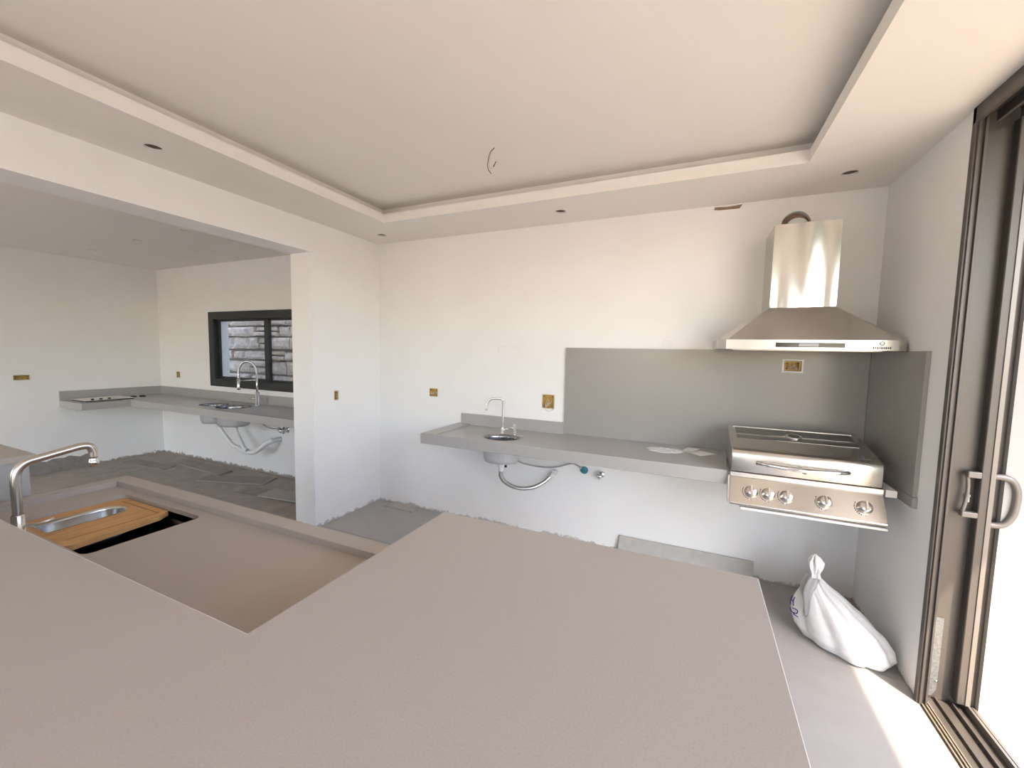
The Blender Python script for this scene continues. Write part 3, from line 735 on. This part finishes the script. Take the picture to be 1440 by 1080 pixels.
bm.faces.new(a[::-1]); bm.faces.new(b)
band = obj('front_band', bm, 'steel_g', hood, True)
obj('filter', boxbm(HX-0.36, HX+0.36, 2.87, 3.28, 1.641, 1.648), 'steel', hood)
yb = HYF-0.004
scr = obj('display', boxbm(0.418, 0.742, yb-0.003, yb+0.002, 1.660, 1.686, bev=0.001), 'screen', hood)
obj('display_window', boxbm(0.530, 0.622, yb-0.0036, yb-0.0028, 1.664, 1.682), 'lcd', scr)
def emblem(parent, place, s):
    """small printed badge: open ring over a row of illegible letter bars; place(u,v)->(point)"""
    bm = bmesh.new()
    for k in range(10):
        a0 = R(60+k*27); p = place(0.0075*math.cos(a0)*s, (0.010+0.0070*math.sin(a0))*s)
        add_box(bm, p[0]-0.0016*s, p[0]+0.0016*s, p[1]-0.0007, p[1]+0.0007, p[2]-0.0016*s, p[2]+0.0016*s)
    p = place(0.006*s, 0.010*s); add_box(bm, p[0]-0.0012*s, p[0]+0.0012*s, p[1]-0.0007, p[1]+0.0007, p[2]-0.006*s, p[2]+0.006*s)
    for k in range(9):
        u = (-0.028+k*0.007)*s; h = [0.0062, 0.0045, 0.0062, 0.005, 0.0062, 0.0055, 0.0062, 0.0045, 0.0062][k]*s
        p = place(u, -0.008*s); add_box(bm, p[0]-0.0021*s, p[0]+0.0021*s, p[1]-0.0007, p[1]+0.0007, p[2]-h, p[2]+h*0.6)
    return obj('printed_badge', bm, 'ink', parent)
emblem(hood, lambda u, v: (0.900+u, yb-0.0008, 1.672+v), 1.25)
dk = thing('vent_duct', 'white flexible duct entering the round wall hole', 'duct', (0.565, 3.27, 2.405))
obj('flexible_duct', tube(smooth_path([(0.567, 3.236, 2.412), (0.567, 3.238, 2.428), (0.566, 3.262, 2.450), (0.565, D-0.005, 2.468), (0.564, D+0.040, 2.470)], 14), 0.06, 20, rfun=lambda t: 0.056+0.003*math.sin(t*70)), 'white_pl', dk)

# ================================================================== GRILL
gr = thing('gas_grill', 'built-in stainless gas grill with closed lid and five knobs', 'grill', (0.575, 2.93, 0.73))
GX0, GX1 = 0.218, 0.931
lp = [(2.700, 0.926), (2.699, 1.028), (2.703, 1.043), (2.714, 1.054), (2.735, 1.061), (2.80, 1.073), (2.90, 1.092), (3.00, 1.112), (3.08, 1.128), (3.13, 1.134), (3.165, 1.128), (3.185, 1.105), (3.19, 0.926)]
lid = obj('lid', profile(lp, GX0+0.004, GX1-0.006), 'steel_g', gr)
for p in lid.data.polygons: p.use_smooth = len(p.vertices) == 4
md = lid.modifiers.new('bevel', 'BEVEL'); md.width = 0.006; md.segments = 3; md.limit_method = 'ANGLE'; md.angle_limit = R(50)
def lidz(y):
    for (a, b) in zip(lp, lp[1:]):
        if a[0] <= y <= b[0] and a[0] < b[0]: return a[1]+(b[1]-a[1])*(y-a[0])/(b[0]-a[0])
def strip(y0, y1, xa, xb, dz, n=6):
    pr = [(y0+(y1-y0)*k/n, lidz(y0+(y1-y0)*k/n)+dz) for k in range(n+1)]
    pr += [(p[0], p[1]-dz-0.004) for p in pr[::-1]]
    return profile(pr, xa, xb)
obj('lid_reflection_strip', strip(2.905, 2.955, 0.262, 0.878, 0.0015), 'lid_reflection', lid)  # dark bands painted in for the reflections on the polished lid
obj('lid_reflection_strip', strip(2.985, 3.09, 0.262, 0.878, 0.0015), 'lid_reflection', lid)
obj('lid_top_edge', strip(3.098, 3.108, 0.25, 0.89, 0.004), 'steel', lid)
th = obj('thermometer', lathe([(0, 0.0), (0.042, 0.0), (0.042, 0.008), (0.036, 0.011), (0.030, 0.009), (0.0, 0.009)], (0.575, 2.985, lidz(2.985)), (0, -0.19, 0.98), 28), 'steel', lid)
obj('dial', lathe([(0.029, 0.0095), (0, 0.0100)], (0.575, 2.985, lidz(2.985)), (0, -0.19, 0.98), 24), 'screen', th)
bm = bmesh.new()
hp = [(0.352+0.424*k/12, 2.700-0.050*math.sin(math.pi*k/12)**0.6-0.006, 0.992-0.004*math.sin(math.pi*k/12)) for k in range(13)]
add_tube(bm, smooth_path(hp, 3), 0.0125, 12)
hd = obj('lid_handle', bm, 'chrome', lid)
obj('handle_stub', lathe([(0.012, 0), (0.012, 0.05)], (0.575, 2.705, 0.972), (0, -1, 0.1), 12), 'steel', lid)
emblem(lid, lambda u, v: (0.845+u, 2.735+v*1.2, lidz(2.76+v*0.6)+0.004+v*0.25), 0.9)
# gap rail and firebox
obj('lid_rail', boxbm(GX0+0.001, GX1-0.002, 2.694, 2.73, 0.898, 0.924, bev=0.002), 'steel', gr)
obj('firebox', boxbm(GX0+0.012, GX1-0.010, 2.735, 3.20, 0.775, 0.928), 'steel', gr)
# sloping control panel
nrm = Vector((0, -0.13, -0.09)).normalized()          # direction out of the panel, roughly
PT = (2.697, 0.897); PB = (2.612, 0.764)
pr = [PT, PB, (2.618, 0.752), (2.74, 0.752), (2.74, 0.897)]
pan = obj('control_panel', profile(pr, GX0, GX1), 'steel_g', gr)
md = pan.modifiers.new('bevel', 'BEVEL'); md.width = 0.004; md.segments = 2
dy, dz = PB[0]-PT[0], PB[1]-PT[1]; L = math.hypot(dy, dz)
nout = Vector((0, dz/L, -dy/L))
if nout.y > 0: nout = -nout
for kx in (0.327, 0.412, 0.499, 0.672, 0.842):
    tt = 0.52
    base = Vector((kx, PT[0]+dy*tt, PT[1]+dz*tt))
    kn = obj('knob', lathe([(0.034, 0.0), (0.034, 0.004), (0.028, 0.006), (0.027, 0.026), (0.024, 0.030), (0, 0.030)], base, nout, 24), 'steel', gr)
    bm = bmesh.new(); d_ = Vector((0, dy/L, dz/L))
    t_ = bmesh.new(); add_box(t_, -0.006, 0.006, -0.026, 0.026, 0.026, 0.046, bev=0.002)
    rm = Matrix((Vector((1, 0, 0)), d_, nout)).transposed().to_4x4()
    for v in t_.verts: v.co = base+rm.to_3x3() @ v.co
    merge(bm, t_); obj('knob_grip', bm, 'chrome', kn, True)
    bm = bmesh.new()
    for k in range(8):
        a = R(150+k*14); p = base+Vector((1, 0, 0))*0.043*math.cos(a)-d_*0.043*math.sin(a)*1.0
        add_tube(bm, [p-nout*0.002, p+nout*0.0016], 0.003, 6)
    p = base+d_*0.045; add_tube(bm, [p-nout*0.002, p+nout*0.0008], 0.0022, 6)
    obj('dial_mark', bm, 'ink', kn)
obj('drip_tray', boxbm(0.275, GX1+0.003, 2.622, 3.15, 0.728, 0.741, bev=0.002), 'paper', gr)
obj('side_shield', profile([(2.64, 0.752), (2.745, 0.752), (2.745, 0.90), (2.70, 0.90)], GX0-0.008, GX0+0.002), 'steel', gr)

# ================================================================== LEANING STRIP, LOOSE TILES
bm = bmesh.new()
prf = [(3.262, 0.0), (3.276, 0.0), (3.318, 0.128), (3.304, 0.130)]
add_profile(bm, prf, -0.497, 0.452)
tag(obj('stone_strip', bm, 'lean'), 'dusty stone skirting strip leaning against the back wall', 'strip')
def flat_tile(name, pts, z0, t, mat, label, grp=None):
    bm = bmesh.new(); add_panel(bm, pts, [], XY, z0, z0+t)
    return tag(obj(name, bm, mat), label, 'tile', grp)
flat_tile('loose_tile', [(-2.834, 3.185), (-2.473, 3.178), (-2.475, 3.312), (-2.82, 3.312)], 0.0005, 0.011, 'loose2', 'beige offcut tile on the floor in the pillar corner', 'loose tiles on the floor')
flat_tile('loose_tile', [(-7.02, 2.80), (-6.15, 2.86), (-6.20, 3.02), (-7.05, 2.97)], -0.0005, 0.011, 'loose', 'leftmost loose dark tile under the kitchen corner', 'loose tiles on the floor')
flat_tile('loose_tile', [(-6.38, 3.09), (-5.30, 3.03), (-5.33, 3.21), (-6.40, 3.27)], 0.0005, 0.020, 'loose', 'dark tile under the kitchen sink, second from the left', 'loose tiles on the floor')
flat_tile('loose_tile', [(-5.33, 2.80), (-4.50, 3.06), (-4.60, 3.30), (-5.42, 2.98)], -0.0005, 0.012, 'loose', 'long dark tile on the cement below the drain pipe', 'loose tiles on the floor')
flat_tile('loose_tile', [(-4.50, 2.74), (-4.05, 2.80), (-4.10, 3.02), (-4.55, 2.95)], -0.0005, 0.010, 'loose', 'dark thin tile partly under the one by the pillar', 'loose tiles on the floor')
flat_tile('loose_tile', [(-4.20, 2.78), (-3.60, 2.84), (-3.64, 3.06), (-4.22, 3.0)], 0.010, 0.012, 'loose2', 'loose tile half hidden behind the white pillar', 'loose tiles on the floor')

# ================================================================== WHITE BAG
bag = thing('carrier_bag', 'white knotted plastic bag on the floor beside the door', 'bag', (0.80, 2.72, 0))
AX = Vector((0.80, -0.60, 0)).normalized(); AY = Vector((-AX.y, AX.x, 0))
RG = [ # z, cx, cy, ra, rb
    (0.002, 0.815, 2.715, 0.150, 0.085), (0.015, 0.812, 2.718, 0.195, 0.115), (0.06, 0.808, 2.722, 0.225, 0.138), (0.11, 0.798, 2.730, 0.222, 0.135),
    (0.16, 0.782, 2.742, 0.195, 0.122), (0.21, 0.760, 2.758, 0.150, 0.102), (0.25, 0.738, 2.775, 0.108, 0.080), (0.285, 0.716, 2.793, 0.068, 0.058),
    (0.31, 0.704, 2.806, 0.040, 0.038), (0.33, 0.698, 2.814, 0.022, 0.022), (0.352, 0.696, 2.816, 0.019, 0.018), (0.385, 0.696, 2.816, 0.030, 0.026),
    (0.42, 0.694, 2.818, 0.034, 0.028), (0.448, 0.692, 2.820, 0.020, 0.016), (0.46, 0.692, 2.820, 0.006, 0.006)]
def bag_pt(ti, a, off=0.0):
    i = min(int(ti), len(RG)-2); f = ti-i
    z, cx, cy, ra, rb = [RG[i][k]*(1-f)+RG[i+1][k]*f for k in range(5)]
    u = z/0.33
    fold = 0.0
    if u < 1.0:
        amp = 0.07+0.16*u*u
        fold = amp*(0.8*(abs(math.sin(4.5*a+1.1*u))*2-1)+0.5*math.sin(14*a-1.3)*u+0.35*math.sin(5*a+4*u)) + 0.06*noise.noise(Vector((3*math.cos(a), 3*math.sin(a), 6*z)))
    else: fold = 0.22*math.sin(5*a+z*30)+0.15*math.sin(9*a)
    s = 1+fold
    p = Vector((cx, cy, z))+AX*(ra*s*math.cos(a)+off*math.cos(a))+AY*(rb*s*math.sin(a)+off*math.sin(a))
    if p.x > 1.028: p.x = 1.028
    if z > 0.004: p.z += 0.010*noise.noise(Vector((p.x*14, p.y*14, z*14)))*min(1, z*12)
    return p
bm = bmesh.new(); NA, NS = 88, 4; rings = []
for i in range((len(RG)-1)*NS+1):
    rings.append([bm.verts.new(bag_pt(i/NS, 2*math.pi*k/NA)) for k in range(NA)])
for a, b in zip(rings, rings[1:]):
    for i in range(NA): f = bm.faces.new((a[i], a[(i+1) % NA], b[(i+1) % NA], b[i])); f.smooth = True
bm.faces.new(rings[0][::-1]); bm.faces.new(rings[-1])
body = obj('bag_body', bm, 'bag', bag, True)
# hanging handle flap on the camera-left side
bm = bmesh.new(); cols = []
for (ti, a0, a1, off) in ((9.2, 200, 330, 0.014), (8.0, 212, 300, 0.016), (7.0, 218, 274, 0.018), (6.0, 222, 262, 0.020), (5.0, 228, 257, 0.018), (4.2, 236, 252, 0.014), (3.7, 243, 246, 0.010)):
    cols.append([bm.verts.new(bag_pt(ti, R(a0+(a1-a0)*k/8), off+0.005*math.sin(k*1.9+ti))) for k in range(9)])
for a, b in zip(cols, cols[1:]):
    for k in range(8): f = bm.faces.new((a[k], a[k+1], b[k+1], b[k])); f.smooth = True
bmesh.ops.solidify(bm, geom=bm.faces[:], thickness=0.0015)
obj('handle_flap', bm, 'bag', bag, True)
# purple marker scribble on the left face
bm = bmesh.new()
def bp2(px, pz): return bag_pt(pz, R(px+13), 0.003)
for st in ([(196, 4.6), (199, 4.1), (201, 3.7)], [(204, 4.7), (205, 4.2), (207, 3.8)], [(199, 4.2), (206, 4.15)], [(206, 3.5), (212, 3.6), (213, 3.2), (208, 2.9), (215, 2.85)], [(200, 3.3), (206, 3.0), (210, 3.1)]):
    add_tube(bm, smooth_path([bp2(*q) for q in st], 4), 0.0028, 6)
obj('marker_scribble', bm, 'purple', body)

# ================================================================== FAR KITCHEN
ZK = 0.885; KY0 = 2.765; KX1 = XL-TT-0.002
kc = thing('kitchen_counter', 'grey stone L-shaped counter under the kitchen window', 'counter', (-5.3, 3.1, ZK-0.08))
KS = [(-5.36, 3.04, 0.155, 0.135), (-4.98, 3.04, 0.190, 0.155)]
obj('worktop', panel([(XL2+0.001, 2.324), (-6.652, 2.324), (-6.652, KY0+0.022), (KX1, KY0+0.022), (KX1, D2-0.001), (XL2+0.001, D2-0.001)], [circ(a, b, c_, 28, d) for a, b, c_, d in KS], XY, ZK-0.025, ZK), 'stone_back', kc)
bm = bmesh.new()
add_box(bm, -6.63, KX1, KY0, KY0+0.022, ZK-0.082, ZK); add_box(bm, -6.652, -6.63, 2.302, KY0+0.022, ZK-0.082, ZK); add_box(bm, XL2+0.001, -6.652, 2.302, 2.324, ZK-0.082, ZK)
obj('fascia', bm, 'stone_back', kc)
bm = bmesh.new()
add_box(bm, XL2+0.02, KX1, D2-0.02, D2-0.0005, ZK, 1.000, bev=0.001); add_box(bm, XL2+0.0005, XL2+0.02, 2.302, D2-0.0005, ZK, 1.000, bev=0.001)
obj('upstand', bm, 'stone_back', kc)
ks = thing('kitchen_sink', 'double round steel sink hung under the kitchen counter', 'sink', (-5.15, 3.04, 0.70))
for a, b, c_, d in KS:
    bm = bmesh.new(); add_lathe(bm, [(1.08, ZK+0.001), (1.0, ZK+0.001), (0.97, ZK-0.03), (0.95, 0.705), (0.85, 0.675), (0.3, 0.668), (0, 0.667)], (a, b, 0), seg=32, sx=c_, sy=d)
    bmesh.ops.solidify(bm, geom=bm.faces[:], thickness=0.003); obj('bowl', bm, 'bowl', ks, True)
    obj('bowl_underside', lathe([(1.0, ZK-0.026), (1.0, 0.70), (0.90, 0.665), (0.5, 0.656), (0, 0.655)], (a, b, 0), seg=32, sx=c_, sy=d), 'shell', ks)
kp = thing('kitchen_drain_pipe', 'white plastic drain pipes below the kitchen sink', 'pipe', (-4.95, 3.1, 0.35))
obj('drain_pipe', tube([(-5.30, 3.05, 0.646), (-5.295, 3.06, 0.60), (-5.22, 3.08, 0.50), (-5.12, 3.10, 0.40), (-5.02, 3.12, 0.365)], 0.024, 12, 6), 'white_pl', kp)
obj('drain_pipe', tube([(-4.98, 3.05, 0.646), (-4.975, 3.06, 0.58), (-4.955, 3.09, 0.47), (-4.92, 3.11, 0.38), (-4.88, 3.12, 0.35)], 0.024, 12, 6), 'white_pl', kp)
obj('trap', tube([(-5.03, 3.12, 0.362), (-4.93, 3.13, 0.335), (-4.83, 3.15, 0.325), (-4.75, 3.18, 0.37), (-4.70, 3.22, 0.43), (-4.64, 3.30, 0.47), (-4.63, D2+0.005, 0.475)], 0.028, 12, 6), 'white_pl', kp)
obj('trap_nut', lathe([(0.0, -0.022), (0.036, -0.022), (0.036, 0.022), (0.0, 0.022)], (-4.66, 3.28, 0.462), (0.35, 1, 0.45), 14), 'white_pl', kp)
kt = thing('kitchen_tap', 'tall spring-neck chrome tap in front of the window', 'tap', (-4.80, 3.25, ZK))
bx, by = -4.835, 3.235
obj('base', lathe([(0, 0), (0.032, 0), (0.032, 0.01), (0.024, 0.014), (0.024, 0.16), (0.016, 0.17)], (bx, by, ZK)), 'chrome', kt)
obj('lever', tube([(bx-0.015, by-0.01, ZK+0.085), (bx-0.10, by-0.03, ZK+0.09)], 0.008, 8), 'chrome', kt)
obj('column', tube([(bx, by, ZK+0.1), (bx, by, ZK+0.40)], 0.012, 10), 'chrome', kt)
arc = [(bx, by, ZK+0.38)] + [(bx-0.125+0.125*math.cos(a), by-0.03*(1-math.cos(a)), ZK+0.40+0.135*math.sin(a)) for a in [math.pi*k/14 for k in range(15)]] + [(bx-0.252, by-0.06, ZK+0.33)]
obj('spring_neck', tube(smooth_path(arc, 8), 0.014, 10, rfun=lambda t: 0.0125+0.003*math.sin(t*260)), 'chrome', kt)
obj('spray_head', lathe([(0.0, 0.0), (0.019, 0.0), (0.021, 0.03), (0.016, 0.14), (0.0, 0.15)], (bx-0.252, by-0.06, ZK+0.185)), 'chrome', kt)
obj('holder_arm', tube([(bx, by, ZK+0.315), (bx-0.245, by-0.058, ZK+0.300)], 0.006, 8), 'chrome', kt)
kh = thing('kitchen_hose', 'short grey hose below the kitchen counter near the pillar', 'hose', (-4.5, 3.2, 0.65))
obj('hose', tube([(-4.80, 3.235, 0.855), (-4.80, 3.24, 0.72), (-4.76, 3.27, 0.64), (-4.70, 3.32, 0.605), (-4.645, D2-0.002, 0.598)], 0.008, 8, 6), 'grey_pl', kh)
obj('nut', lathe([(0.0, 0), (0.02, 0), (0.02, 0.03), (0, 0.03)], (-4.645, D2+0.001, 0.598), (0, -1, 0), 10), 'grey_pl', kh)
angle_valve('angle_valve', 'chrome angle valve on the kitchen wall beside the pillar', -4.505, D2-0.001, 0.600, 1.4)
t = thing('cooktop', 'flat pale steel cooktop on the left kitchen counter', 'cooktop', (-6.92, 2.62, ZK))
obj('plate', boxbm(-7.12, -6.74, 2.37, 2.86, ZK+0.0125, ZK+0.018, bev=0.002), 'paper', t)
obj('dark_edge', boxbm(-7.11, -6.75, 2.38, 2.85, ZK+0.0003, ZK+0.0125), 'black', t)
for yy in (2.45, 2.53, 2.61): obj('control_knob', lathe([(0, 0.018), (0.014, 0.018), (0.016, 0.0)], (-6.77, yy, ZK+0.018), seg=12), 'black', t)
for x_, y_ in ((-6.95, 2.93), (-6.93, 3.02)):
    tag(obj('burner_cap', lathe([(0, 0.0005), (0.035, 0.0005), (0.035, 0.012), (0.022, 0.02), (0, 0.02)], (x_, y_, ZK), seg=18), 'black'), 'small dark burner cap beside the pale cooktop, ' + ('nearer the corner' if y_ > 3 else 'nearer the cooktop'), 'burner cap', 'burner caps on the kitchen counter')
